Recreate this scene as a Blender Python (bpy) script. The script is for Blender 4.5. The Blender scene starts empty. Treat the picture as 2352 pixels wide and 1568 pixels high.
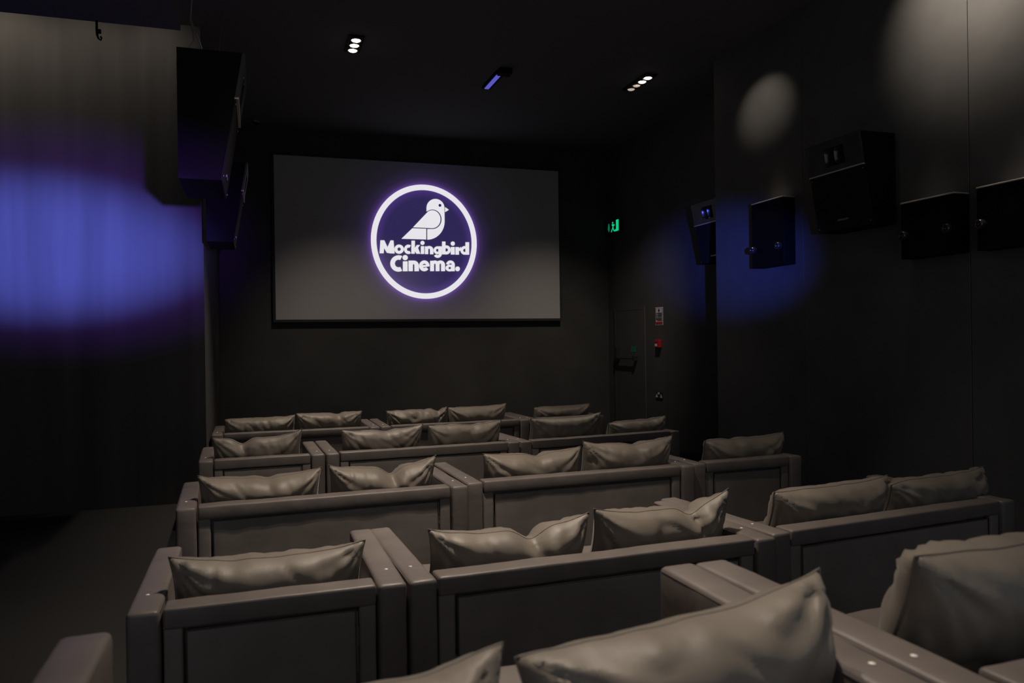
import bpy, bmesh, math, random
from mathutils import Vector, Matrix, noise

scene = bpy.context.scene
COL = scene.collection
PI = math.pi
R = math.radians

# ------------------------------------------------------------------ camera
cam_d = bpy.data.cameras.new('camera')
cam = bpy.data.objects.new('camera', cam_d)
COL.objects.link(cam)
cam_d.sensor_width = 36.0
cam_d.lens = 1783.02 * 36.0 / 2352.0
cam_d.clip_start = 0.02
_r = Vector((0.94926, -0.314177, -0.013966))
_u = Vector((0.013836, -0.002645, 0.999901))
_f = Vector((0.314182, 0.949361, -0.001836))
cam.matrix_world = Matrix(((_r.x, _u.x, -_f.x, 0.0), (_r.y, _u.y, -_f.y, 0.0), (_r.z, _u.z, -_f.z, 1.65), (0, 0, 0, 1)))
cam_d.dof.use_dof = True
cam_d.dof.focus_distance = 7.5
cam_d.dof.aperture_fstop = 3.4
scene.camera = cam

# ------------------------------------------------------------------ world, view
w = bpy.data.worlds.new('world')
scene.world = w
w.use_nodes = True
w.node_tree.nodes['Background'].inputs[0].default_value = (0.90, 0.97, 1.08, 1)
w.node_tree.nodes['Background'].inputs[1].default_value = 0.29
vs = scene.view_settings
vs.view_transform = 'Standard'
vs.look = 'None'
vs.exposure = 0.0
vs.gamma = 1.0
vs.use_curve_mapping = False
try:
    scene.cycles.use_denoising = True
    scene.cycles.sample_clamp_indirect = 4.0
except Exception:
    pass

CEIL = 4.98
WARM = (1.0, 0.855, 0.715)
E_GIMBAL = 250.0          # watts for each lamp of a ceiling spotlight


def spot(name, loc, target, energy, colour, cone, blend=1.0, radius=0.05, wide=1.0):
    d = bpy.data.lights.new(name, 'SPOT')
    d.energy = energy
    d.color = colour
    d.spot_size = R(cone)
    d.spot_blend = blend
    d.shadow_soft_size = radius
    o = bpy.data.objects.new(name, d)
    COL.objects.link(o)
    o.location = loc
    o.rotation_euler = (Vector(target) - Vector(loc)).to_track_quat('-Z', 'Y').to_euler()
    o.scale = (wide, 1.0, 1.0)
    return o


# two blue wash heads of the house lighting, standing at the back of the hall
spot('blue_wash_lamp', (0.5, -0.4, 1.75), (-2.0, 8.75, 2.63), 14500, (0.12, 0.19, 1.0), 10.6, 1.0, 0.05, 2.1)
spot('purple_wash_lamp', (0.5, -0.4, 1.75), (-1.75, 8.75, 2.72), 2300, (0.30, 0.08, 1.0), 16, 1.0, 0.05, 1.7)
spot('blue_wash_lamp', (0.9, -0.4, 1.75), (5.55, 8.2, 2.58), 3400, (0.08, 0.13, 1.0), 10.0, 1.0, 0.05, 1.1)
# recessed wall-washing downlights; the narrow ones are added to light the box edges
spot('wall_downlight_and_fill', (4.40, 4.45, CEIL - 0.02), (5.30, 4.45, 4.40), 165, WARM, 68, 1.0, 0.03, 1.5)
spot('wall_downlight_and_fill', (4.45, 7.15, CEIL - 0.02), (5.30, 7.15, 4.17), 34, WARM, 30, 1.0, 0.03, 1.9)
spot('wall_downlight_and_fill', (5.05, 6.93, CEIL - 0.02), (5.06, 6.93, 0), 110, WARM, 19, 0.8, 0.03)  # added from here to the loop, unseen, to brighten the box tops
spot('wall_downlight_and_fill', (5.03, 4.93, CEIL - 0.02), (5.05, 4.93, 0), 60, WARM, 18, 0.8, 0.03)
spot('wall_downlight_and_fill', (5.03, 4.15, CEIL - 0.02), (5.05, 4.15, 0), 140, WARM, 18, 0.8, 0.03)
for x_, e_ in ((-0.95, 9), (-1.6, 10), (-2.25, 18), (-2.9, 16)):
    spot('wall_downlight_and_fill', (x_, 8.2, CEIL - 0.02), (x_, 8.75, 4.6), e_, WARM, 120, 1.0, 0.08)


# ------------------------------------------------------------------ materials
def mat(name, col, rough=0.5, spec=0.5, metal=0.0, bump=None, var=None, sheen=0.0, emit=None, estr=0.0, stretch=None):
    m = bpy.data.materials.new(name)
    m.use_nodes = True
    nt = m.node_tree
    b = nt.nodes['Principled BSDF']
    b.inputs['Base Color'].default_value = (*col, 1)
    b.inputs['Roughness'].default_value = rough
    b.inputs['Specular IOR Level'].default_value = spec
    b.inputs['Metallic'].default_value = metal
    if sheen:
        b.inputs['Sheen Weight'].default_value = sheen
        b.inputs['Sheen Roughness'].default_value = 0.4
    if emit:
        b.inputs['Emission Color'].default_value = (*emit, 1)
        b.inputs['Emission Strength'].default_value = estr
    if bump or var:
        tc = nt.nodes.new('ShaderNodeTexCoord')
        src = tc.outputs['Object']
        if stretch:
            mp = nt.nodes.new('ShaderNodeMapping')
            mp.inputs['Scale'].default_value = stretch
            nt.links.new(src, mp.inputs[0])
            src = mp.outputs[0]
    if var:
        sc, lo, hi = var
        n = nt.nodes.new('ShaderNodeTexNoise')
        n.inputs['Scale'].default_value = sc
        n.inputs['Detail'].default_value = 4
        nt.links.new(src, n.inputs['Vector'])
        r = nt.nodes.new('ShaderNodeMapRange')
        r.inputs[1].default_value = 0.3
        r.inputs[2].default_value = 0.7
        r.inputs[3].default_value = lo
        r.inputs[4].default_value = hi
        nt.links.new(n.outputs[0], r.inputs[0])
        x = nt.nodes.new('ShaderNodeVectorMath')
        x.operation = 'SCALE'
        x.inputs[0].default_value = col
        nt.links.new(r.outputs[0], x.inputs['Scale'])
        nt.links.new(x.outputs[0], b.inputs['Base Color'])
    if bump:
        prev = None
        for sc, st, dist in bump:
            n = nt.nodes.new('ShaderNodeTexNoise')
            n.inputs['Scale'].default_value = sc
            n.inputs['Detail'].default_value = 3
            nt.links.new(src, n.inputs['Vector'])
            bp = nt.nodes.new('ShaderNodeBump')
            bp.inputs['Strength'].default_value = st
            bp.inputs['Distance'].default_value = dist
            nt.links.new(n.outputs[0], bp.inputs['Height'])
            if prev:
                nt.links.new(prev, bp.inputs['Normal'])
            prev = bp.outputs[0]
        nt.links.new(prev, b.inputs['Normal'])
    return m


M = {}
M['leather'] = mat('taupe_leather', (0.150, 0.128, 0.116), 0.46, 0.45, bump=[(420, 0.12, 0.001), (14, 0.22, 0.01)], var=(5, 0.86, 1.12))
M['panel'] = mat('taupe_back_fabric', (0.20, 0.174, 0.155), 0.6, 0.35, bump=[(500, 0.12, 0.001), (6, 0.3, 0.01)], var=(3, 0.85, 1.15))
M['piping'] = mat('dark_piping', (0.085, 0.073, 0.066), 0.5, 0.4)
M['zip'] = mat('zip_metal', (0.30, 0.29, 0.27), 0.35, 0.5, 0.7)
M['foot'] = mat('black_plastic_foot', (0.02, 0.02, 0.02), 0.5)
M['stud'] = mat('pale_stud', (0.85, 0.80, 0.72), 0.25, 0.6)
M['cushion'] = mat('olive_brown_cushion_cloth', (0.185, 0.158, 0.128), 0.5, 0.4, sheen=0.15, bump=[(700, 0.10, 0.001), (22, 0.25, 0.006)], var=(4, 0.9, 1.1))
M['cushion_piping'] = mat('cushion_piping', (0.165, 0.142, 0.116), 0.5, 0.4)
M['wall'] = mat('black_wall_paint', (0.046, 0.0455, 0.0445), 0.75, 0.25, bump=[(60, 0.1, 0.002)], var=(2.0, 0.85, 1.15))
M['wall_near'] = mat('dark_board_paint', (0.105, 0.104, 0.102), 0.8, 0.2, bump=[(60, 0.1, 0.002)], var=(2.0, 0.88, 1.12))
M['washwall'] = mat('streaked_dark_wall', (0.075, 0.072, 0.069), 0.75, 0.2, var=(4.0, 0.76, 1.24), bump=[(8, 0.15, 0.01)], stretch=(1.0, 1.0, 0.05))
M['ceiling'] = mat('black_ceiling_paint', (0.13, 0.13, 0.132), 0.9, 0.1)
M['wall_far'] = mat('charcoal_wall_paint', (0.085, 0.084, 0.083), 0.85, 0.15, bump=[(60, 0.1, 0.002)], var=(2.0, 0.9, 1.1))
M['carpet'] = mat('black_carpet', (0.036, 0.0355, 0.034), 0.95, 0.05, bump=[(300, 0.4, 0.004)])
M['speaker'] = mat('black_speaker_paint', (0.0035, 0.0035, 0.0035), 0.7, 0.12, bump=[(400, 0.15, 0.001)])
M['hornpanel'] = mat('lit_horn_panel', (0.035, 0.033, 0.030), 0.45, 0.4, var=(9, 0.7, 1.3))  # paler than the cabinet black: the lit front is put into the colour
M['grille'] = mat('black_grille_cloth', (0.016, 0.016, 0.016), 0.9, 0.1)
M['horn'] = mat('glossy_black_horn', (0.022, 0.021, 0.02), 0.22, 0.7)
M['edge'] = mat('pale_edge_glint', (0.55, 0.51, 0.45), 0.4, 0.5, 0.2)  # pale tone painted in so box tops and grille lips glint
M['wire'] = mat('steel_wire', (0.30, 0.28, 0.26), 0.4, 0.5, 0.5)
M['frame'] = mat('black_screen_border', (0.035, 0.035, 0.035), 0.9, 0.1)
M['lens'] = mat('lit_lamp_lens', (1, 1, 1), 0.3, emit=(1.0, 0.88, 0.74), estr=14.0)
M['lens_dim'] = mat('dim_lamp_lens', (1, 1, 1), 0.3, emit=(1.0, 0.80, 0.62), estr=0.45)
M['can'] = mat('grey_lamp_can', (0.25, 0.24, 0.22), 0.35, 0.5, 0.6)
M['blue_strip'] = mat('blue_violet_strip', (0.3, 0.3, 0.4), 0.4, emit=(0.10, 0.10, 0.62), estr=0.8)
M['violet_strip'] = mat('violet_strip', (0.3, 0.3, 0.4), 0.4, emit=(0.14, 0.07, 0.42), estr=0.6)
M['white_print'] = mat('white_print', (0.82, 0.78, 0.77), 0.5)
M['blue_print'] = mat('navy_print', (0.03, 0.04, 0.16), 0.5)
M['dark_print'] = mat('dark_print', (0.06, 0.05, 0.06), 0.5)
M['red_print'] = mat('red_print', (0.55, 0.02, 0.03), 0.45)
M['green_glow'] = mat('lit_green_sign', (0.02, 0.2, 0.1), 0.4, emit=(0.0, 0.75, 0.30), estr=0.85)
M['green_dim'] = mat('dim_green_sign', (0.02, 0.16, 0.09), 0.4, emit=(0.0, 0.30, 0.13), estr=0.5)
M['green_paint'] = mat('green_label', (0.02, 0.22, 0.12), 0.5)
M['socket'] = mat('black_socket_plate', (0.03, 0.03, 0.03), 0.35)
M['steel'] = mat('dull_steel', (0.25, 0.25, 0.25), 0.4, 0.5, 0.6)
M['picture_white'] = mat('projected_white', (0.0, 0.0, 0.0), 0.9, 0.0, emit=(0.97, 0.95, 1.0), estr=0.82)
M['picture_indigo'] = mat('projected_indigo', (0.0, 0.0, 0.0), 0.9, 0.0, emit=(0.030, 0.012, 0.115), estr=1.0)


# ------------------------------------------------------------------ helpers
def link(name, me, m, parent=None, smooth=False, loc=(0, 0, 0), rz=0.0):
    if isinstance(me, bmesh.types.BMesh):
        bm = me
        me = bpy.data.meshes.new(name)
        bm.to_mesh(me)
        bm.free()
    if smooth:
        me.shade_smooth()
    if m is not None and not me.materials:
        me.materials.append(M[m])
    o = bpy.data.objects.new(name, me)
    COL.objects.link(o)
    o.location = loc
    o.rotation_euler = (0, 0, rz)
    if parent is not None:
        o.parent = parent
    return o


def thing(name, label, cat, loc=(0, 0, 0), rz=0.0, group=None):
    o = bpy.data.objects.new(name, None)
    COL.objects.link(o)
    o.empty_display_size = 0.1
    o.location = loc
    o.rotation_euler = (0, 0, rz)
    return tag(o, label, cat, group)


def tag(o, label, cat, group=None):
    o['label'] = label
    o['category'] = cat
    if group:
        o['group'] = group
    return o


def struct(name, me, m, label, cat='wall'):
    o = link(name, me, m)
    o['kind'] = 'structure'
    o['label'] = label
    o['category'] = cat
    return o


def add_box(bm, x0, x1, y0, y1, z0, z1):
    v = [bm.verts.new(p) for p in ((x0, y0, z0), (x1, y0, z0), (x1, y1, z0), (x0, y1, z0), (x0, y0, z1), (x1, y0, z1), (x1, y1, z1), (x0, y1, z1))]
    for f in ((0, 3, 2, 1), (4, 5, 6, 7), (0, 1, 5, 4), (1, 2, 6, 5), (2, 3, 7, 6), (3, 0, 4, 7)):
        bm.faces.new([v[i] for i in f])
    return v


def box(*a):
    bm = bmesh.new()
    add_box(bm, *a)
    return bm


def bbox(x0, x1, y0, y1, z0, z1, b=0.01, seg=2):
    bm = box(x0, x1, y0, y1, z0, z1)
    bmesh.ops.bevel(bm, geom=bm.edges[:], offset=b, segments=seg, profile=0.5, affect='EDGES')
    return bm


def softbox(x0, x1, y0, y1, z0, z1, r=0.025, cell=0.06, amp=0.003, seed=0, freq=6.0):
    """rounded upholstered block with a slightly uneven surface"""
    c = Vector(((x0 + x1) / 2, (y0 + y1) / 2, (z0 + z1) / 2))
    h = ((x1 - x0) / 2, (y1 - y0) / 2, (z1 - z0) / 2)
    def coords(hh):
        rr = min(r, hh * 0.95)
        n = max(1, round((2 * hh - 2 * rr) / cell))
        mid = [-hh + rr + (2 * hh - 2 * rr) * i / n for i in range(n + 1)]
        return [-hh, -hh + rr * 0.35] + mid + [hh - rr * 0.35, hh]
    ax = [coords(v) for v in h]
    bm = bmesh.new()
    cache = {}
    off = Vector((seed * 7.31, seed * 3.17, seed * 1.73))
    def vert(i, j, k):
        key = (i, j, k)
        if key not in cache:
            p = Vector((ax[0][i], ax[1][j], ax[2][k]))
            q = Vector([max(-h[a] + min(r, h[a] * .95), min(h[a] - min(r, h[a] * .95), p[a])) for a in range(3)])
            d = p - q
            rr = min(r, min(h) * .95)
            if d.length > 1e-6:
                nn = d.normalized()
                p = q + nn * rr
            else:
                nn = Vector((0, 0, 1))
            s = noise.noise(p * freq + off) + 0.5 * noise.noise(p * freq * 3 + off)
            p = p + nn * s * amp
            cache[key] = bm.verts.new(c + p)
        return cache[key]
    N = [len(a) for a in ax]
    def quad(a, b, cc, d):
        bm.faces.new((a, b, cc, d))
    for i in range(N[0] - 1):
        for j in range(N[1] - 1):
            quad(vert(i, j, 0), vert(i, j + 1, 0), vert(i + 1, j + 1, 0), vert(i + 1, j, 0))
            k = N[2] - 1
            quad(vert(i, j, k), vert(i + 1, j, k), vert(i + 1, j + 1, k), vert(i, j + 1, k))
    for i in range(N[0] - 1):
        for k in range(N[2] - 1):
            quad(vert(i, 0, k), vert(i + 1, 0, k), vert(i + 1, 0, k + 1), vert(i, 0, k + 1))
            j = N[1] - 1
            quad(vert(i, j, k), vert(i, j, k + 1), vert(i + 1, j, k + 1), vert(i + 1, j, k))
    for j in range(N[1] - 1):
        for k in range(N[2] - 1):
            quad(vert(0, j, k), vert(0, j, k + 1), vert(0, j + 1, k + 1), vert(0, j + 1, k))
            i = N[0] - 1
            quad(vert(i, j, k), vert(i, j + 1, k), vert(i, j + 1, k + 1), vert(i, j, k + 1))
    return bm


def tube(bm, pts, r, seg=6, closed=False):
    pts = [Vector(p) for p in pts]
    n = len(pts)
    rings = []
    prev = None
    for i, p in enumerate(pts):
        if closed:
            t = pts[(i + 1) % n] - pts[i - 1]
        else:
            t = pts[min(i + 1, n - 1)] - pts[max(i - 1, 0)]
        t.normalize()
        a = prev if prev is not None else (Vector((0, 0, 1)) if abs(t.z) < 0.9 else Vector((1, 0, 0)))
        a = (a - t * a.dot(t))
        if a.length < 1e-5:
            a = t.orthogonal()
        a.normalize()
        prev = a
        b = t.cross(a)
        rings.append([bm.verts.new(p + (a * math.cos(2 * PI * k / seg) + b * math.sin(2 * PI * k / seg)) * r) for k in range(seg)])
    for i in range(n if closed else n - 1):
        A, B = rings[i], rings[(i + 1) % n]
        for k in range(seg):
            bm.faces.new((A[k], A[(k + 1) % seg], B[(k + 1) % seg], B[k]))
    if not closed:
        bm.faces.new(rings[0][::-1])
        bm.faces.new(rings[-1])
    return bm


def lathe(bm, prof, seg=20, origin=(0, 0, 0), axis=(0, 0, 1), sx=1.0, sy=1.0):
    """prof: (radius, height) pairs turned about axis"""
    ax = Vector(axis).normalized()
    a = ax.orthogonal().normalized()
    if abs(ax.z) < 0.5:
        a = Vector((0, 0, 1))
    b = ax.cross(a)
    o = Vector(origin)
    rings = []
    for r, h in prof:
        rings.append([bm.verts.new(o + ax * h + (a * math.cos(2 * PI * k / seg) * sx + b * math.sin(2 * PI * k / seg) * sy) * max(r, 1e-4)) for k in range(seg)])
    for A, B in zip(rings[:-1], rings[1:]):
        for k in range(seg):
            bm.faces.new((A[k], A[(k + 1) % seg], B[(k + 1) % seg], B[k]))
    bm.faces.new(rings[0][::-1])
    bm.faces.new(rings[-1])
    bmesh.ops.recalc_face_normals(bm, faces=bm.faces[:])
    return bm


# ------------------------------------------------------------------ the room
struct('floor', box(-4.2, 6.4, -1.6, 12.9, -0.12, 0.0), 'carpet', 'flat black carpeted cinema floor under the sofa rows', 'floor')
struct('floor_riser', box(-4.2, 5.28, -1.6, 2.5, 0.002, 0.31), 'carpet', 'raised black carpeted step that carries the back row', 'floor')
struct('ceiling', box(-4.2, 6.4, -1.6, 12.9, CEIL, CEIL + 0.12), 'ceiling', 'matt black flat ceiling over the whole hall', 'ceiling')
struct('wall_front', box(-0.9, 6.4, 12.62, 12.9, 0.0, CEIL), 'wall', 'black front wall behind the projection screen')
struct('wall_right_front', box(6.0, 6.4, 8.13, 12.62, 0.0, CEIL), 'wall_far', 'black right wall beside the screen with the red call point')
# near right wall: tall boards with open joints between them
wr = thing('wall_right', 'near right wall of tall dark boards behind the wall speaker', 'wall')
wr['kind'] = 'structure'
yj = [-1.6, 0.35, 2.45, 4.62, 6.55, 8.13]
for a, b in zip(yj[:-1], yj[1:]):
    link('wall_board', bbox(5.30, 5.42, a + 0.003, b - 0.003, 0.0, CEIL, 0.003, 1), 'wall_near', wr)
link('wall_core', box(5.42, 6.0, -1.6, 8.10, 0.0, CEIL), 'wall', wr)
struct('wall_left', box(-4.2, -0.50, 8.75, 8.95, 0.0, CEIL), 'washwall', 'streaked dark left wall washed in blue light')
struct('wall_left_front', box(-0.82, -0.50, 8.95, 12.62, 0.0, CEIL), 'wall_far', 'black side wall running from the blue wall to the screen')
struct('wall_left_rear', box(-4.4, -4.2, -1.6, 8.95, 0.0, CEIL), 'wall', 'dark outer wall of the left aisle')
struct('ceiling_soffit', box(-4.2, -0.60, -1.6, 7.6, 4.49, CEIL), 'ceiling', 'lowered black soffit in the upper left corner', 'ceiling')

# ------------------------------------------------------------------ projection screen
SY = 12.5
scr = thing('projection_screen', 'large pale projection screen showing the white bird cinema logo', 'screen', (2.665, SY, 2.015))
SCX, SCZ = 2.665, 2.015
fab = bpy.data.materials.new('projection_cloth')
fab.use_nodes = True
nt = fab.node_tree
b = nt.nodes['Principled BSDF']
b.inputs['Base Color'].default_value = (0.34, 0.33, 0.33, 1)
b.inputs['Roughness'].default_value = 0.9
b.inputs['Specular IOR Level'].default_value = 0.1
# projected indigo disc; violet bloom round the ring is painted into the emission
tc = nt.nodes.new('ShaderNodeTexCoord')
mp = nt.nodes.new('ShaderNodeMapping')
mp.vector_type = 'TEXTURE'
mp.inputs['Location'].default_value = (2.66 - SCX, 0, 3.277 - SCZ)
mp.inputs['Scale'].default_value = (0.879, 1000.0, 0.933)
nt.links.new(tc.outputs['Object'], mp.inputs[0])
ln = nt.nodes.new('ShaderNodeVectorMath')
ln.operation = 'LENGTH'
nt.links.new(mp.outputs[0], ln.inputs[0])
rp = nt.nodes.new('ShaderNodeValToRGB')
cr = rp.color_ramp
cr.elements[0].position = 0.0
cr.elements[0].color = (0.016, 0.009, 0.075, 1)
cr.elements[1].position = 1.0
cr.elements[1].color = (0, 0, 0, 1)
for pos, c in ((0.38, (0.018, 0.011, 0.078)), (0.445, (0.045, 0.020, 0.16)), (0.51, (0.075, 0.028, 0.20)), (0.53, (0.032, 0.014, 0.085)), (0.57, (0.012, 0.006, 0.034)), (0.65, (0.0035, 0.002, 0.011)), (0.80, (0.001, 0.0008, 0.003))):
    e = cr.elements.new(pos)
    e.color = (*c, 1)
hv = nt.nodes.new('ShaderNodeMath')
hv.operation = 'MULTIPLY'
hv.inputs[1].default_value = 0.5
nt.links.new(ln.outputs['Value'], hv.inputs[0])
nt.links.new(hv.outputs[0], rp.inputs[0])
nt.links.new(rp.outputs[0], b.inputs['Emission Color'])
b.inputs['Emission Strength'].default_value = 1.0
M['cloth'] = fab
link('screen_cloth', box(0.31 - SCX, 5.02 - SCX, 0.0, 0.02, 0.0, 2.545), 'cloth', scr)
fr = bmesh.new()
for a in ((0.27, 5.06, 1.975, 2.013), (0.27, 5.06, 4.562, 4.60), (0.27, 0.309, 2.013, 4.562), (5.021, 5.06, 2.013, 4.562)):
    add_box(fr, a[0] - SCX, a[1] - SCX, -0.005, 0.115, a[2] - SCZ, a[3] - SCZ)
link('screen_border', fr, 'frame', scr)


def flat(polys, y=-0.004, t=0.003):
    """flat pieces on the screen, given as lists of (x, z) outlines with optional hole loops"""
    bm = bmesh.new()
    for outer in polys:
        vs_ = [bm.verts.new((x, y - t, z)) for x, z in outer]
        try:
            bm.faces.new(vs_)
        except ValueError:
            pass
    bmesh.ops.triangulate(bm, faces=bm.faces[:])
    return bm


def annulus(bm, cx, cz, rx, rz, ix, iz, y, a0=0.0, a1=2 * PI, n=64):
    full = abs(a1 - a0 - 2 * PI) < 1e-6
    m = n if full else n + 1
    A = []
    B = []
    for k in range(m):
        a = a0 + (a1 - a0) * k / n
        A.append(bm.verts.new((cx + rx * math.cos(a), y, cz + rz * math.sin(a))))
        B.append(bm.verts.new((cx + ix * math.cos(a), y, cz + iz * math.sin(a))))
    for k in range(n):
        k2 = (k + 1) % m
        bm.faces.new((A[k], A[k2], B[k2], B[k]))


bm = bmesh.new()
annulus(bm, 2.66 - SCX, 3.277 - SCZ, 0.879, 0.933, 0.790, 0.844, -0.004, n=96)
link('logo_ring', bm, 'picture_white', scr)

# logo drawn in its own sheet units (u right, v down), laid on the screen by one affine map
def L(u, v):
    return (0.00143293 * u - 0.0000203 * v + 1.63030 - SCX, 0.0000372 * u - 0.00140947 * v + 4.35562 - SCZ)


def arc(cx, cy, rx, ry, a0, a1, n=16):
    return [(cx + rx * math.cos(R(a0 + (a1 - a0) * k / n)), cy + ry * math.sin(R(a0 + (a1 - a0) * k / n))) for k in range(n + 1)]


def sheet(name, polys, m='picture_white', y=-0.004, label=None):
    bm = bmesh.new()
    for poly in polys:
        poly = [q for i, q in enumerate(poly) if math.hypot(q[0] - poly[i - 1][0], q[1] - poly[i - 1][1]) > 0.5]
        vs_ = [bm.verts.new((L(u, v)[0], y, L(u, v)[1])) for u, v in poly]
        f = bm.faces.new(vs_)
    bmesh.ops.triangulate(bm, faces=bm.faces[:], ngon_method='EAR_CLIP')
    o = link(name, bm, m, scr)
    if label:
        o['label'] = label
    return o


def ring(cx, cy, rx, ry, ix, iy, a0=0, a1=360, n=28):
    o = arc(cx, cy, rx, ry, a0, a1, n)
    i = arc(cx, cy, ix, iy, a0, a1, n)
    return [[o[k], o[k + 1], i[k + 1], i[k]] for k in range(n)]


def disc(cx, cy, rx, ry=None):
    return [arc(cx, cy, rx, ry or rx, 0, 360, 24)[:-1]]


def bar(x0, y0, x1, y1, sk=0):
    return [[(x0, y0), (x1, y0), (x1 + sk, y1), (x0 + sk, y1)]]


# bird
def resample(p, n):
    d = [0.0]
    for a, b2 in zip(p[:-1], p[1:]):
        d.append(d[-1] + math.hypot(b2[0] - a[0], b2[1] - a[1]))
    out = []
    for k in range(n + 1):
        t_ = d[-1] * k / n
        i_ = max(0, min(len(p) - 2, sum(1 for q in d if q <= t_) - 1))
        f_ = (t_ - d[i_]) / max(d[i_ + 1] - d[i_], 1e-9)
        out.append((p[i_][0] + (p[i_ + 1][0] - p[i_][0]) * f_, p[i_][1] + (p[i_ + 1][1] - p[i_][1]) * f_))
    return out


outer = resample([(748, 431)] + arc(853, 390, 105, 105, 180, 360, 24) + [(960, 545)] + arc(757, 545, 203, 215, 0, 90, 18), 48)
inner = resample([(750, 432)] + arc(818, 523, 106, 114, -126, 84, 26) + [(757, 637)], 48)
sheet('logo_bird_body', [[outer[k], outer[k + 1], inner[k + 1], inner[k]] for k in range(48)])
sheet('logo_bird_wing', [[(592, 618)] + [(762, 440)] + arc(816, 522, 95, 104, -122, 84, 24) + [(812, 626)]])
sheet('logo_bird_tail', [[(460, 750), (584, 629), (745, 634), (745, 758)]])
sheet('logo_bird_beak', [[(965, 378), (1010, 410), (965, 438)]])
sheet('logo_bird_eye', disc(904, 360, 17), 'picture_indigo', -0.008)
# lettering, first line
G = [
    [[(213, 916), (222, 768), (266, 768), (302, 846), (336, 769), (370, 770), (382, 919), (336, 918), (329, 862), (304, 912), (296, 912), (263, 858), (259, 916)]],
    ring(433, 870, 54, 53, 19, 20),
    ring(539, 872, 50, 54, 17, 20, 55, 305),
    bar(574, 772, 614, 923, -2) + [[(608, 862), (636, 822), (674, 822), (640, 868), (677, 924), (632, 924), (608, 886)]],
    bar(682, 836, 721, 926) + disc(701, 798, 24),
    bar(729, 838, 768, 928) + bar(788, 876, 828, 930) + ring(778, 880, 50, 46, 10, 16, 180, 360),
    ring(876, 884, 46, 46, 17, 17) + bar(886, 838, 928, 925) + ring(878, 922, 50, 50, 16, 18, 0, 150) ,
    bar(929, 782, 970, 932) + ring(980, 880, 52, 53, 19, 19),
    bar(1033, 846, 1079, 934) + disc(1056, 806, 25),
    bar(1087, 847, 1130, 936) + [[(1124, 872), (1150, 845), (1154, 845), (1152, 888), (1130, 892)]],
    ring(1198, 886, 50, 51, 18, 19) + bar(1207, 790, 1252, 937),
    ring(427, 1034, 94, 94, 42, 44, 64, 296),
    bar(476, 1010, 530, 1124) + disc(502, 967, 30),
    bar(540, 1002, 590, 1124) + bar(608, 1058, 660, 1125) + ring(599, 1062, 61, 60, 9, 20, 180, 360),
    ring(722, 1064, 60, 63, 24, 24, 38, 360) + [[(692, 1054), (782, 1054), (782, 1070), (700, 1082)]],
    bar(790, 1006, 836, 1126) + bar(854, 1056, 900, 1127) + bar(918, 1056, 965, 1128) + ring(845, 1058, 55, 55, 9, 20, 180, 360) + ring(909, 1058, 56, 55, 9, 20, 180, 360),
    ring(1020, 1092, 50, 40, 15, 13) + bar(1036, 1052, 1080, 1130) + ring(1028, 1056, 52, 52, 20, 18, 190, 360),
    disc(1113, 1103, 28),
]
for g in G:
    sheet('logo_letter', g, y=-0.005)


# ------------------------------------------------------------------ sofas
AW = 0.128


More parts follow.
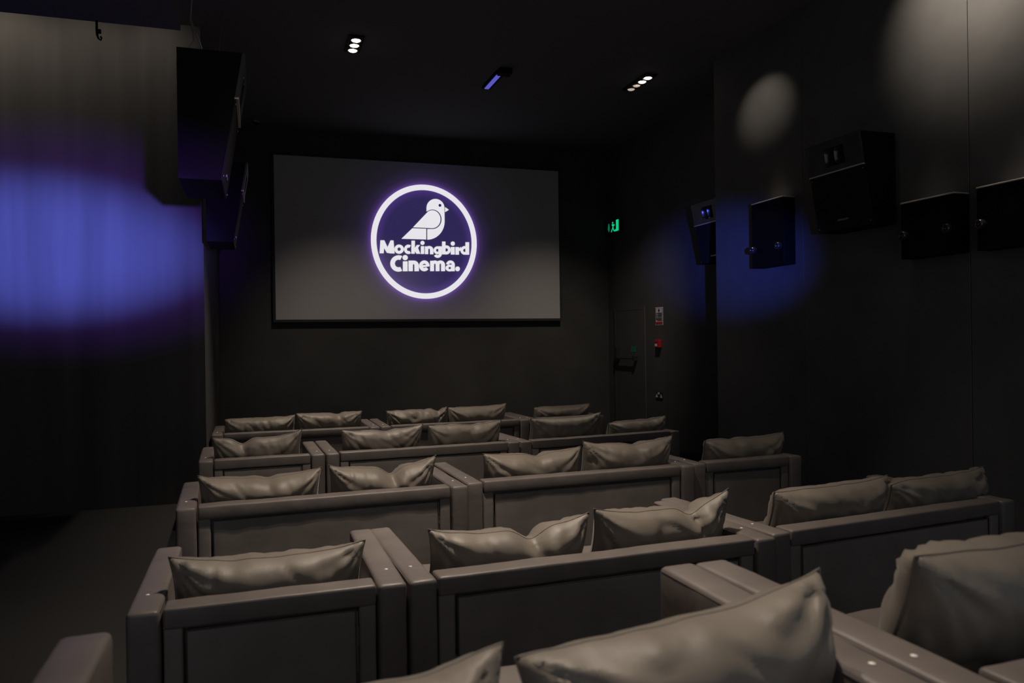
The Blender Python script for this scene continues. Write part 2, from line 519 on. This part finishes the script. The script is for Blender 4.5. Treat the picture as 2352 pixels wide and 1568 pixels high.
def sofa(W, loc, rz, label, seed=1):
    t = thing('cinema_sofa', label, 'sofa', loc, rz, 'leather sofas in the cinema rows')
    seats = 1 if W < 1.3 else 2
    link('base', bbox(AW + 0.002, W - AW - 0.002, 0.03, 0.94, 0.05, 0.30, 0.01), 'panel', t)
    sw = (W - 2 * AW - 0.004) / seats
    for s in range(seats):
        x0 = AW + 0.002 + s * sw
        link('seat_cushion', softbox(x0 + 0.003, x0 + sw - 0.003, 0.20, 0.97, 0.301, 0.44, 0.035, 0.09, 0.006, seed + s), 'leather', t, True)
    link('backrest', softbox(AW + 0.004, W - AW - 0.004, 0.055, 0.20, 0.301, 0.575, 0.02, 0.1, 0.004, seed), 'leather', t, True)
    link('back_rail', softbox(AW + 0.003, W - AW - 0.003, 0.0, 0.125, 0.568, 0.652, 0.014, 0.045, 0.004, seed + 5, 4.0), 'leather', t, True)
    x0, x1 = AW + 0.003, W - AW - 0.003
    sl = 0.07 if seats == 1 else 0.075
    link('back_stile', softbox(x0, x0 + sl, 0.012, 0.055, 0.06, 0.575, 0.012, 0.08, 0.002, seed), 'panel', t, True)
    link('back_stile', softbox(x1 - sl, x1, 0.012, 0.055, 0.06, 0.575, 0.012, 0.08, 0.002, seed + 1), 'panel', t, True)
    pn = link('back_panel', softbox(x0 + sl + 0.012, x1 - sl - 0.012, 0.017, 0.055, 0.06, 0.552, 0.008, 0.06, 0.003, seed + 2, 3.0), 'panel', t, True)
    bm = bmesh.new()
    a, c = x0 + sl + 0.012, x1 - sl - 0.012
    tube(bm, [(a, 0.016, 0.07), (a, 0.016, 0.553), (c, 0.016, 0.553), (c, 0.016, 0.07)], 0.0035)
    link('piping', bm, 'piping', pn, True)
    bm = bmesh.new()
    add_box(bm, c + 0.004, c + 0.010, 0.030, 0.036, 0.08, 0.545)
    for k in range(3):
        z = 0.40 + 0.03 * k
        add_box(bm, c + 0.002, c + 0.012, 0.026, 0.031, z, z + 0.02)
    link('zip', bm, 'zip', pn)
    for i, x in enumerate((0.0, W - AW)):
        ar = link('armrest', softbox(x + 0.005, x + AW - 0.005, -0.008, 1.0, 0.05, 0.65, 0.020, 0.07, 0.0028, seed + 9 + i, 5.0), 'leather', t, True)
        bm = bmesh.new()
        for xx in (x + 0.008, x + AW - 0.008):
            tube(bm, [(xx, 0.015, 0.636), (xx, 0.5, 0.637), (xx, 0.985, 0.636)], 0.003)
        link('piping', bm, 'piping', ar, True)
        bm = bmesh.new()
        lathe(bm, [(0.006, 0.0), (0.0085, 0.001), (0.0075, 0.0035), (0.0025, 0.005)], 12, (x + AW * (0.56 if i else 0.44), 0.21, 0.6495))
        link('stud', bm, 'stud', ar, True)
    for x in (0.05, W - 0.05):
        for y in (0.05, 0.93):
            bm = bmesh.new()
            lathe(bm, [(0.022, 0.0), (0.026, 0.015), (0.026, 0.055)], 12, (x, y, 0.0))
            link('leg', bm, 'foot', t)
    return t


SW, DW = 1.068, 1.872
RZ5 = 0.31
ROWS = [
    (DW, (-0.478, 9.18, 0), 0.4, 'two-seat sofa at the left end of the row nearest the screen'),
    (DW, (1.398, 9.20, 0), 0.4, 'two-seat sofa in the middle of the row nearest the screen'),
    (SW, (3.275, 9.26, 0), 1.5, 'single-seat sofa at the right end of the row nearest the screen'),
    (SW, (-0.48, 7.13, 0), 1.5, 'single-seat sofa at the left end of the second row from the screen'),
    (DW, (0.59, 7.16, 0), 1.8, 'two-seat sofa in the middle of the second row from the screen'),
    (DW, (2.466, 7.22, 0), 4.5, 'two-seat sofa at the right end of the second row from the screen'),
    (DW, (-0.48, 5.13, 0), 2.0, 'two-seat sofa at the left end of the middle row'),
    (DW, (1.395, 5.28, 0), 1.6, 'two-seat sofa in the centre of the middle row'),
    (SW, (3.272, 5.38, 0), 2.0, 'single-seat sofa at the right end of the middle row'),
    (SW, (-0.478, 3.20, 0), 0.2, 'single-seat sofa at the left end of the second row from the camera'),
    (DW, (0.592, 3.205, 0), 2.0, 'two-seat sofa in the middle of the second row from the camera'),
    (DW, (2.470, 3.32, 0), 5.2, 'two-seat sofa at the right end of the second row from the camera'),
    (1.735, (-0.46, 1.10, RZ5), 0.0, 'two-seat sofa at the bottom left in the raised back row'),
    (DW, (1.278, 1.10, RZ5), 0.8, 'two-seat sofa at the bottom right in the raised back row'),
]
for i, (W, loc, rz, lab) in enumerate(ROWS):
    sofa(W, loc, R(rz), 'taupe leather ' + lab, i * 3 + 1)


# ------------------------------------------------------------------ throw cushions
def cushion(x, y, z, w, h, t, rz, lean, label, seed, ears=(0.05, 0.05), dip=0.0, du=0.0, boxed=False, roll=0.0, crumple=1.0):
    rnd = random.Random(seed)
    NU, NV = 54, 30
    ph = [rnd.uniform(0, 6.28) for _ in range(12)]
    off = Vector((seed * 5.13, seed * 2.71, seed * 9.37))
    ks = [rnd.choice((7, 8, 9, 10)) for _ in range(4)]
    def shape(u, v, side):
        # outline: sides draw in between the corners
        xo = w / 2 * u * (1 - (0.035 if boxed else 0.055) * (1 - v * v) * abs(u))
        s = (v + 1) / 2
        belly = (0.0 if boxed else 0.03)
        zo = h * s + h * belly * (1 - u * u) * (-1 if v > 0 else 0.6) * abs(v) ** 1.5
        ear = ears[0] * max(0.0, -u) ** 3.2 + ears[1] * max(0.0, u) ** 3.2
        zo += 0.6 * ear * s ** 2
        d = 0.0
        if dip:
            c = (u - du)
            d = math.exp(-(c / 0.17) ** 2)
            zo -= dip * d * s ** 2.2
        eu = (1 - abs(u) ** (4.5 if boxed else 3.0))
        k0 = 0.38
        v2 = (v - k0) / (1 - k0) if v > k0 else (v - k0) / (1 + k0)
        ev = (1 - abs(v2) ** (2.6 if boxed else 2.2))
        th = t / 2 * (max(eu, 0) ** 0.5) * (max(ev, 0) ** 0.5)
        th *= 1.0
        # folds running in from the corners
        f = 0.0
        for q, (cu, cv) in enumerate(((-1, 1), (1, 1), (-1, -1), (1, -1))):
            a = math.atan2((v - cv) * h, (u - cu) * w)
            rr = math.hypot((u - cu) * w * 0.5, (v - cv) * h * 0.5)
            fall = math.exp(-rr / 0.16) * min(1, rr / 0.03)
            f += fall * math.sin(ks[q] * a * 1.7 + ph[q] + side) * (1.15 if v > -0.5 else 0.7)
        nz = noise.noise(Vector((xo * 7, zo * 9, side * 3.0)) + off)
        n2 = noise.noise(Vector((xo * 17, zo * 13 + xo * 6, side * 3.0)) + off)
        r2 = 1 - abs(noise.noise(Vector((xo * 8 + zo * 4, zo * 5, side * 5.0)) + off)) * 2
        edge = min(1.0, 3 * eu) * min(1.0, 3 * ev)
        dd = edge * crumple * (0.014 * f + 0.009 * nz + 0.005 * n2 - 0.011 * max(0, r2 - 0.62) / 0.38)
        pk = math.sin(xo * 95 + 5 * nz + ph[5]) * math.exp(-(1 - v) / 0.22) + 0.7 * math.sin(zo * 110 + 5 * n2 + ph[6]) * math.exp(-(1 - abs(u)) / 0.10)
        dd += 0.0032 * crumple * pk * edge * (0.5 + nz)
        if dip:
            line = math.exp(-((u - du - 0.16 * (1 - v)) / 0.07) ** 2) * max(0, v + 0.15) * edge
            dd -= 0.035 * line * (dip / 0.06)
            dd += 0.012 * math.exp(-((u - du - 0.22) / 0.12) ** 2) * max(0, v) * edge
        yy = side * (th + dd)
        # slump: the foot of the cushion pushes forward
        yy += 0.05 * (1 - s) ** 2
        zo += 0.006 * noise.noise(Vector((u * 4, v * 2, 3.3)) + off) * s * crumple
        return Vector((xo, yy, zo))
    bm = bmesh.new()
    def uu(i):
        a = -1 + 2 * i / NU
        return math.copysign(abs(a) ** 0.85, a)
    def vv(j):
        a = -1 + 2 * j / NV
        return math.copysign(abs(a) ** 0.8, a)
    rim = {}
    grids = []
    for side in (-1, 1):
        g = []
        for i in range(NU + 1):
            row = []
            for j in range(NV + 1):
                if i in (0, NU) or j in (0, NV):
                    if (i, j) not in rim:
                        p = shape(uu(i), vv(j), 1)
                        q = shape(uu(i), vv(j), -1)
                        rim[(i, j)] = bm.verts.new((p + q) / 2)
                    row.append(rim[(i, j)])
                else:
                    row.append(bm.verts.new(shape(uu(i), vv(j), side)))
            g.append(row)
        grids.append(g)
    for si, g in enumerate(grids):
        for i in range(NU):
            for j in range(NV):
                f = (g[i][j], g[i + 1][j], g[i + 1][j + 1], g[i][j + 1])
                bm.faces.new(f if si == 0 else f[::-1])
    per = [(i, 0) for i in range(NU)] + [(NU, j) for j in range(NV)] + [(i, NV) for i in range(NU, 0, -1)] + [(0, j) for j in range(NV, 0, -1)]
    rimpts = [rim[k].co.copy() for k in per]
    o = link('throw_cushion', bm, 'cushion', None, True)
    tag(o, label, 'cushion', 'throw cushions on the cinema sofas')
    o.location = (x, y, z)
    o.rotation_euler = (R(lean), R(roll), R(rz))
    bm = bmesh.new()
    tube(bm, rimpts, 0.0025, 5, True)
    link('piping', bm, 'cushion_piping', o, True)
    return o


SZ = 0.442
C = [
    # x, y, z, w, h, t, rz, lean, label, kwargs
    (0.045, 9.47, 0.775, 0.360, dict(ears=(0.0, 0.03), boxed=True), 'leftmost cushion in the row nearest the screen'),
    (0.825, 9.47, 0.765, 0.385, dict(ears=(0.02, 0.02), dip=0.02, du=0.25, boxed=True), 'cushion second from the left in the row nearest the screen'),
    (1.88, 9.49, 0.76, 0.375, dict(ears=(0.01, 0.05), dip=0.03, du=0.7, boxed=True, crumple=1.8), 'crumpled cushion third from the left in the row nearest the screen'),
    (2.65, 9.49, 0.765, 0.385, dict(ears=(0.0, 0.05), boxed=True), 'cushion fourth from the left in the row nearest the screen'),
    (3.85, 9.60, 0.80, 0.330, dict(ears=(0.0, 0.05), boxed=True), 'cushion at the right end of the row nearest the screen'),
    (0.01, 7.42, 0.775, 0.375, dict(ears=(0.03, 0.10), dip=0.05, du=-0.35), 'cushion on the left single sofa in the second row from the screen'),
    (1.14, 7.46, 0.785, 0.385, dict(ears=(0.02, 0.06), dip=0.015, du=0.1), 'left cushion on the middle sofa in the second row from the screen'),
    (1.955, 7.48, 0.75, 0.390, dict(ears=(0.02, 0.06), dip=0.01, du=0.2, boxed=True), 'right cushion on the middle sofa in the second row from the screen'),
    (3.06, 7.56, 0.82, 0.415, dict(ears=(0.0, 0.05)), 'plump left cushion on the right sofa in the second row from the screen'),
    (3.94, 7.65, 0.72, 0.320, dict(ears=(-0.02, 0.07), boxed=True), 'low right cushion on the right sofa in the second row from the screen'),
    (0.025, 5.43, 0.78, 0.345, dict(ears=(0.05, 0.06), dip=0.015, du=0.1), 'left cushion on the left sofa in the middle row'),
    (0.835, 5.46, 0.745, 0.355, dict(ears=(0.05, 0.10), dip=0.06, du=0.15), 'deeply creased right cushion on the left sofa in the middle row'),
    (1.98, 5.57, 0.79, 0.365, dict(ears=(0.03, 0.05), dip=0.025, du=0.1), 'left cushion on the centre sofa in the middle row'),
    (2.79, 5.60, 0.79, 0.400, dict(ears=(0.05, 0.06), dip=0.02, du=0.15), 'right cushion on the centre sofa in the middle row'),
    (3.93, 5.68, 0.78, 0.360, dict(ears=(-0.01, 0.06), boxed=True, dip=0.01, du=-0.3), 'cushion on the right single sofa in the middle row'),
    (0.05, 3.50, 0.80, 0.315, dict(ears=(0.06, 0.05), dip=0.0), 'wide cushion on the left single sofa in the second row from the camera'),
    (1.13, 3.51, 0.80, 0.330, dict(ears=(0.06, 0.075), dip=0.05, du=0.25, crumple=1.2), 'creased left cushion on middle sofa in the second row from the camera'),
    (1.95, 3.55, 0.77, 0.355, dict(ears=(0.045, 0.125), dip=0.05, du=0.45, crumple=1.3), 'folded right cushion on the middle sofa in the second row from the camera'),
    (3.09, 3.66, 0.84, 0.365, dict(ears=(0.0, 0.05), boxed=True), 'left cushion on the right sofa in the second row from the camera'),
    (3.98, 3.76, 0.79, 0.340, dict(ears=(-0.03, 0.06), boxed=True, crumple=1.5), 'right cushion on the right sofa in the second row from the camera'),
    (0.06, 1.36, 0.76, 0.290, dict(ears=(0.04, 0.06), crumple=1.2), 'cushion corner at the bottom centre on the raised back row'),
    (0.845, 1.36, 0.72, 0.33, dict(ears=(0.0, 0.06), dip=0.0, crumple=1.3, roll=-4.5), 'large blurred cushion at the bottom centre on the raised back row'),
    (1.825, 1.49, 0.80, 0.40, dict(ears=(0.02, 0.02), boxed=True), 'dark cushion at the right edge on the raised back row'),
]
for i, (x, y, wd, h, kw, lab) in enumerate(C):
    z = SZ + (RZ5 if i >= 20 else 0)
    cushion(x, y + (0.0 if i in (20, 21) else 0.035), z, wd, h, 0.27 if not kw.get('boxed') else 0.25, 0.8 if i not in (18, 19, 8, 9) else 4.5, -8 if i in (20, 21) else 17 if i == 22 else 13, 'olive brown ' + lab, i + 11, **kw)


# ------------------------------------------------------------------ loudspeakers
def speaker(label, loc, mirror, rig):
    """cinema surround speaker: back at local x=0, front towards -x, near side at y=0"""
    t = thing('wall_loudspeaker', label, 'speaker', loc, 0.0, 'cinema surround loudspeakers')
    s = -1 if mirror else 1
    Wy, H, DT, DB = 0.67, 0.78, 0.37, 0.235
    def fx(z, out=0.0):
        return s * -((DB + (DT - DB) * z / H) + out)
    def slab(bm, z0, z1, y0, y1, o0, o1):
        pts = []
        for z, yy, o in ((z0, y0, o0), (z0, y1, o0), (z1, y1, o0), (z1, y0, o0)):
            pts.append((fx(z, o0), yy, z))
        for z, yy, o in ((z0, y0, o1), (z0, y1, o1), (z1, y1, o1), (z1, y0, o1)):
            pts.append((fx(z, o1), yy, z))
        v = [bm.verts.new(p) for p in pts]
        for f in ((0, 1, 2, 3), (7, 6, 5, 4), (0, 4, 5, 1), (1, 5, 6, 2), (2, 6, 7, 3), (3, 7, 4, 0)):
            bm.faces.new([v[i] for i in f])
    bm = bmesh.new()
    v = [bm.verts.new(p) for p in ((0, 0, 0), (0, Wy, 0), (0, Wy, H), (0, 0, H))] + [bm.verts.new(p) for p in ((fx(0), 0, 0), (fx(0), Wy, 0), (fx(H), Wy, H), (fx(H), 0, H))]
    # walls only, open front behind the baffle
    for f in ((0, 1, 2, 3), (0, 4, 5, 1), (1, 5, 6, 2), (2, 6, 7, 3), (3, 7, 4, 0)):
        bm.faces.new([v[i] for i in f])
    bmesh.ops.recalc_face_normals(bm, faces=bm.faces[:])
    link('cabinet', bm, 'speaker', t)
    zs = 0.51                                   # joint between grille and horn panel
    hz0, hz1, hy0, hy1 = 0.555, 0.715, 0.20, 0.44   # horn mouth
    bm = bmesh.new()
    slab(bm, zs, hz0, 0.0, Wy, -0.002, 0.018)
    slab(bm, hz1, H, 0.0, Wy, -0.002, 0.018)
    slab(bm, hz0, hz1, 0.0, hy0, -0.002, 0.018)
    slab(bm, hz0, hz1, hy1, Wy, -0.002, 0.018)
    bmesh.ops.recalc_face_normals(bm, faces=bm.faces[:])
    bf = link('horn_panel', bm, 'hornpanel', t)
    # horn: two flared throats side by side
    bm = bmesh.new()
    cy = (hy0 + hy1) / 2
    for c, hw in ((hy0 + 0.06, 0.06), (hy1 - 0.06, 0.06)):
        rings = []
        for k in range(7):
            q = k / 6
            dep = 0.018 - 0.15 * q
            sc = 1 - 0.72 * q ** 0.6
            ring_ = []
            for n in range(24):
                a = 2 * PI * n / 24
                ca, sa = math.cos(a), math.sin(a)
                pw = 0.55
                zz = (hz0 + hz1) / 2 + 0.08 * sc * math.copysign(abs(sa) ** pw, sa)
                yy = c + hw * sc * math.copysign(abs(ca) ** pw, ca)
                ring_.append(bm.verts.new((fx(zz, dep), yy, zz)))
            rings.append(ring_)
        for A, B in zip(rings[:-1], rings[1:]):
            for n in range(24):
                bm.faces.new((A[n], A[(n + 1) % 24], B[(n + 1) % 24], B[n]))
        bm.faces.new(rings[-1])
    link('horn', bm, 'horn', bf, True)
    bm = bmesh.new()
    slab(bm, zs - 0.012, zs - 0.002, 0.002, Wy - 0.002, -0.002, 0.024)
    bmesh.ops.recalc_face_normals(bm, faces=bm.faces[:])
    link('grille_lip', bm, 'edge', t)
    bm = bmesh.new()
    slab(bm, 0.0, zs - 0.014, 0.0, Wy, -0.002, 0.010)
    bmesh.ops.recalc_face_normals(bm, faces=bm.faces[:])
    gr = link('grille', bm, 'grille', t)
    bm = bmesh.new()
    slab(bm, 0.075, 0.09, Wy * 0.40, Wy * 0.60, 0.010, 0.016)
    bmesh.ops.recalc_face_normals(bm, faces=bm.faces[:])
    link('badge', bm, 'steel', gr)
    for yy in (0.02, Wy - 0.02):
        for z in (0.03, zs - 0.04):
            bm = bmesh.new()
            lathe(bm, [(0.006, 0), (0.006, 0.004), (0.003, 0.006)], 8, (fx(z, 0.010), yy, z), (-s, 0, 0))
            link('screw', bm, 'steel', gr)
    if rig == 'wall':
        bm = bmesh.new()
        add_box(bm, min(0, s * 0.06), max(0, s * 0.06), 0.22, 0.45, 0.25, 0.62)
        link('wall_bracket', bm, 'speaker', t)
    else:
        xm, ym = s * -0.06, 0.30
        top = CEIL - loc[2]
        for nm, pts in (('suspension_wire', [(xm - s * 0.0, ym, H + 0.29), (xm - s * 0.02, ym, H + 0.16), (xm + s * 0.01, 0.05, H)]),
                        ('suspension_wire', [(xm, ym, H + 0.29), (xm - s * 0.06, ym, H + 0.13), (xm - s * 0.09, ym + 0.05, H)]),
                        ('suspension_wire', [(xm, ym, H + 0.29), (xm - s * 0.10, ym, top)])):
            bm = bmesh.new()
            tube(bm, pts, 0.0045)
            link(nm, bm, 'wire', t, True)
    return t


speaker('black loudspeaker hanging on wires in front of the blue wall', (-0.42, 5.0, 2.64), True, 'hang')
speaker('black hanging loudspeaker farther back, behind the larger one at left', (-0.43, 8.0, 2.64), True, 'hang')
speaker('black loudspeaker high on the right wall between the two lit patches', (5.24, 5.29, 2.60), False, 'wall')
speaker('blue-tinted loudspeaker half hidden behind the right wall corner', (5.94, 8.42, 2.63), False, 'wall')


# ------------------------------------------------------------------ boxes on the right wall
def wallbox(label, y0, y1, ztop, zk):
    t = thing('wall_speaker_box', label, 'speaker', (5.3, y0, ztop), 0.0, 'dark boxes along the right wall')
    wd = y1 - y0
    hgt = ztop - zk + 0.22
    link('cabinet', bbox(-0.15, -0.001, 0, wd, -hgt, -0.012, 0.006), 'speaker', t)
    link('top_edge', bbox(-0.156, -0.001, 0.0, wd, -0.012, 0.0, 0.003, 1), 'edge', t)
    for yy in (0.045, wd - 0.055):
        bm = bmesh.new()
        prof = [(0.034, 0.0), (0.040, 0.03), (0.036, 0.055), (0.026, 0.062), (0.018, 0.045), (0.012, 0.03)]
        lathe(bm, prof, 20, (-0.15, yy, zk - ztop - 0.03), (-1, 0, 0))
        link('port', bm, 'horn', t, True)
    return t


wallbox('dark wall box with a bright top edge in the blue-lit corner', 6.67, 7.20, 3.09, 2.61)
wallbox('dark wall box with a dim top edge right of the wall speaker', 4.62, 5.15, 2.75, 2.50)
wallbox('dark wall box with a bright top edge at the right picture edge', 3.90, 4.43, 2.745, 2.49)


# ------------------------------------------------------------------ ceiling spotlights
def gimbal(label, x, y, n, lit, beams, group='ceiling gimbal spotlights'):
    t = thing('ceiling_spotlight', label, 'spotlight', (x, y, CEIL), 0.0, group)
    pitch = 0.155
    Ln = pitch * n
    bm = bmesh.new()
    for a in ((-0.085, 0.085, -Ln / 2 - 0.012, -Ln / 2), (-0.085, 0.085, Ln / 2, Ln / 2 + 0.012), (-0.085, -0.073, -Ln / 2, Ln / 2), (0.073, 0.085, -Ln / 2, Ln / 2)):
        add_box(bm, a[0], a[1], a[2], a[3], -0.012, -0.0005)
    link('trim_frame', bm, 'speaker', t)
    for k in range(n):
        yy = -Ln / 2 + pitch * (k + 0.5)
        bm = bmesh.new()
        lathe(bm, [(0.058, -0.001), (0.060, -0.022), (0.064, -0.028), (0.055, -0.030), (0.052, -0.024)], 24, (0, yy, 0))
        lp = link('lamp', bm, 'can', t, True)
        bm = bmesh.new()
        lathe(bm, [(0.047, -0.026), (0.040, -0.035), (0.024, -0.041), (0.006, -0.043)], 24, (0, yy, 0))
        link('lens', bm, 'lens' if lit[k] else 'lens_dim', lp, True)
        if beams[k]:
            aim, watts, cone = beams[k]
            spot('spot_lamp', (x, y + yy, CEIL - 0.075), aim, watts, WARM, cone, 1.0, 0.045)
    return t


E = E_GIMBAL
A0, A1 = (1.3, 8.6, 0), (1.5, 12.5, 0.4)
gimbal('bright three-lamp ceiling spotlight left of the blue strip light', 1.096, 8.755, 3, (1, 1, 1),
       [(A0, E * 1.1, 80), (A0, E, 80), (A1, E * 0.8, 60)])
gimbal('four-lamp ceiling spotlight with only one bright lamp, at the right', 4.785, 9.045, 4, (1, 1, 0, 0),
       [((3.3, 7.9, 0), E * 0.55, 66), ((4.7, 12.2, 0.4), E * 1.0, 64), None, None])
gimbal('ceiling spotlight above the second row from the camera', 1.25, 4.3, 3, (1, 1, 1),
       [((1.3, 2.9, 0), E * 1.3, 66), ((1.15, 4.0, 0), E, 76), ((0.9, 5.4, 0), E * 1.8, 72)])
gimbal('ceiling spotlight above the right end of the middle row', 3.5, 4.8, 3, (1, 1, 1),
       [((3.4, 4.4, 0), E * 0.5, 62), None, None])
gimbal('ceiling spotlight above the raised back row', 0.9, 2.2, 3, (1, 1, 1),
       [((0.6, 1.5, 0), E * 1.5, 42), None, None])

# strip light on the ceiling
t = thing('strip_light', 'thin blue violet strip light on the dark ceiling', 'strip light', (2.92, 9.17, CEIL))
link('housing', bbox(-0.05, 0.07, 0.0, 0.60, -0.035, -0.0005, 0.004, 1), 'speaker', t)
link('diffuser', bbox(-0.032, 0.028, 0.02, 0.56, -0.048, -0.0352, 0.004, 1), 'blue_strip', t)
link('driver_box', bbox(-0.04, 0.12, -0.16, -0.02, -0.07, -0.0005, 0.008, 1), 'speaker', t)
t = thing('ceiling_detector', 'small dark detector on the ceiling left of the screen', 'detector', (0.054, 12.2, CEIL))
bm = bmesh.new()
lathe(bm, [(0.055, -0.0005), (0.055, -0.02), (0.04, -0.03)], 20)
link('base', bm, 'can', t, True)
bm = bmesh.new()
lathe(bm, [(0.036, -0.03), (0.034, -0.055), (0.02, -0.066)], 20)
link('sensor', bm, 'speaker', t, True)

# hanging hook under the soffit
t = thing('soffit_hook', 'short black hook hanging below the upper left soffit', 'hook', (-1.275, 7.57, 4.49))
bm = bmesh.new()
tube(bm, [(0, 0, 0), (0.0, 0, -0.09), (0.004, 0, -0.13)], 0.010)
link('rod', bm, 'speaker', t, True)
bm = bmesh.new()
tube(bm, [(0.004, 0, -0.13), (0.012, 0, -0.155), (0.030, 0, -0.168), (0.036, 0, -0.15), (0.03, 0, -0.135)], 0.008)
link('hook', bm, 'speaker', t, True)
link('clip', bbox(0.006, 0.034, -0.012, 0.012, -0.11, -0.075, 0.003, 1), 'speaker', t)

# ------------------------------------------------------------------ right front wall: exit door, signs, socket
t = thing('door_1', 'black exit door with push bar in the far right wall', 'door', (6.0, 11.3, 0.0))
t['kind'] = 'structure'
bm = bmesh.new()
add_box(bm, -0.02, -0.001, -0.06, 0.0, 0.0, 2.12)
add_box(bm, -0.02, -0.001, 1.0, 1.06, 0.0, 2.12)
add_box(bm, -0.02, -0.001, -0.06, 1.06, 2.12, 2.18)
link('door_frame', bm, 'wall_far', t)
link('door_leaf', bbox(-0.018, -0.001, 0.002, 0.998, 0.005, 2.118, 0.003, 1), 'wall_far', t)
bm = bmesh.new()
add_box(bm, -0.09, -0.0185, 0.84, 0.90, 1.29, 1.50)
add_box(bm, -0.09, -0.0185, 0.20, 0.25, 1.28, 1.36)
tube(bm, [(-0.075, 0.22, 1.315), (-0.075, 0.87, 1.315)], 0.014)
link('push_bar', bm, 'socket', t)
link('door_label', box(-0.021, -0.0185, 0.26, 0.42, 1.42, 1.52), 'green_paint', t)

t = thing('exit_sign', 'green lit running man exit sign high beside the screen', 'sign', (5.99, 12.02, 3.5))
link('sign_box', bbox(-0.05, 0.009, -0.03, 0.56, -0.03, 0.22, 0.006, 1), 'socket', t)


def yz(name, polys, m, parent, x):
    bm = bmesh.new()
    for poly in polys:
        bm.faces.new([bm.verts.new((x, y, z)) for y, z in poly])
    bmesh.ops.triangulate(bm, faces=bm.faces[:])
    bmesh.ops.solidify(bm, geom=bm.faces[:], thickness=0.004)
    return link(name, bm, m, parent)


yz('doorway_mark', [[(0.03, 0.005), (0.13, 0.005), (0.18, 0.005), (0.18, 0.03), (0.115, 0.04), (0.115, 0.195), (0.03, 0.195)]], 'green_glow', t, -0.052)
yz('running_man', [[(0.24, 0.15), (0.27, 0.15), (0.27, 0.18), (0.24, 0.18)], [(0.19, 0.13), (0.29, 0.145), (0.29, 0.12), (0.19, 0.105)], [(0.23, 0.13), (0.265, 0.135), (0.27, 0.07), (0.235, 0.07)],
                   [(0.235, 0.075), (0.265, 0.075), (0.215, 0.01), (0.19, 0.02)], [(0.245, 0.075), (0.27, 0.075), (0.33, 0.02), (0.315, 0.005)]], 'green_glow', t, -0.052)
yz('arrow', [[(0.40, 0.17), (0.425, 0.17), (0.425, 0.08), (0.455, 0.08), (0.412, 0.02), (0.37, 0.08), (0.40, 0.08)]], 'green_dim', t, -0.052)

t = thing('fire_notice', 'white fire action notice with a red band on the right wall', 'notice', (6.0, 10.67, 1.85))
link('panel', box(-0.004, -0.0005, 0.0, 0.235, 0.0, 0.28), 'white_print', t)
yz('border', [[(0.012, 0.266), (0.223, 0.266), (0.223, 0.262), (0.012, 0.262)], [(0.012, 0.012), (0.016, 0.012), (0.016, 0.262), (0.012, 0.262)], [(0.219, 0.012), (0.223, 0.012), (0.223, 0.262), (0.219, 0.262)]], 'dark_print', t, -0.005)
yz('blue_symbol', [[(0.118 + 0.025 * math.cos(a * PI / 10), 0.232 + 0.022 * math.sin(a * PI / 10)) for a in range(20)]], 'blue_print', t, -0.005)
yz('red_band', [[(0.022, 0.016), (0.214, 0.016), (0.214, 0.052), (0.022, 0.052)]], 'red_print', t, -0.005)
yz('text_line', [[(0.03, z), (w_, z), (w_, z + 0.006), (0.03, z + 0.006)] for z, w_ in ((0.188, 0.17), (0.178, 0.15), (0.158, 0.17), (0.148, 0.16), (0.128, 0.17), (0.104, 0.205), (0.098, 0.205), (0.084, 0.19), (0.070, 0.16))]
   + [[(0.185, z), (0.205, z), (0.205, z + 0.016), (0.185, z + 0.016)] for z in (0.178, 0.148, 0.118)], 'dark_print', t, -0.005)

t = thing('fire_call_point', 'small red fire alarm call point box below the notice', 'alarm', (6.0, 10.72, 1.5))
link('body', bbox(-0.055, -0.0005, 0.0, 0.135, 0.0, 0.125, 0.008), 'red_print', t)
yz('break_glass', [[(0.055, 0.022), (0.118, 0.022), (0.118, 0.062), (0.055, 0.062)]], 'white_print', t, -0.056)
yz('marking', [[(0.045, 0.076), (0.12, 0.076), (0.12, 0.084), (0.045, 0.084)], [(0.085, 0.092), (0.105, 0.092), (0.095, 0.106)]], 'dark_print', t, -0.056)

t = thing('wall_socket', 'black double socket plate with pale inserts low on the right wall', 'socket', (6.0, 10.70, 0.70))
link('plate', bbox(-0.012, -0.0005, 0.0, 0.21, 0.0, 0.11, 0.004), 'socket', t)
for yy, zz, a in ((0.09, 0.068, 0.05), (0.165, 0.02, 0.05), (0.03, 0.02, 0.05)):
    if zz > 0.05:
        yz('switch', [[(yy, zz), (yy + a, zz), (yy + a, zz + 0.032), (yy, zz + 0.032)]], 'white_print', t, -0.013)
    else:
        yz('plug_hole', [[(yy - 0.015, zz), (yy + 0.04, zz), (yy + 0.04, zz + 0.02), (yy + 0.025, zz + 0.02), (yy + 0.025, zz + 0.05), (yy + 0.005, zz + 0.05), (yy + 0.005, zz + 0.02), (yy - 0.015, zz + 0.02)]], 'white_print', t, -0.013)
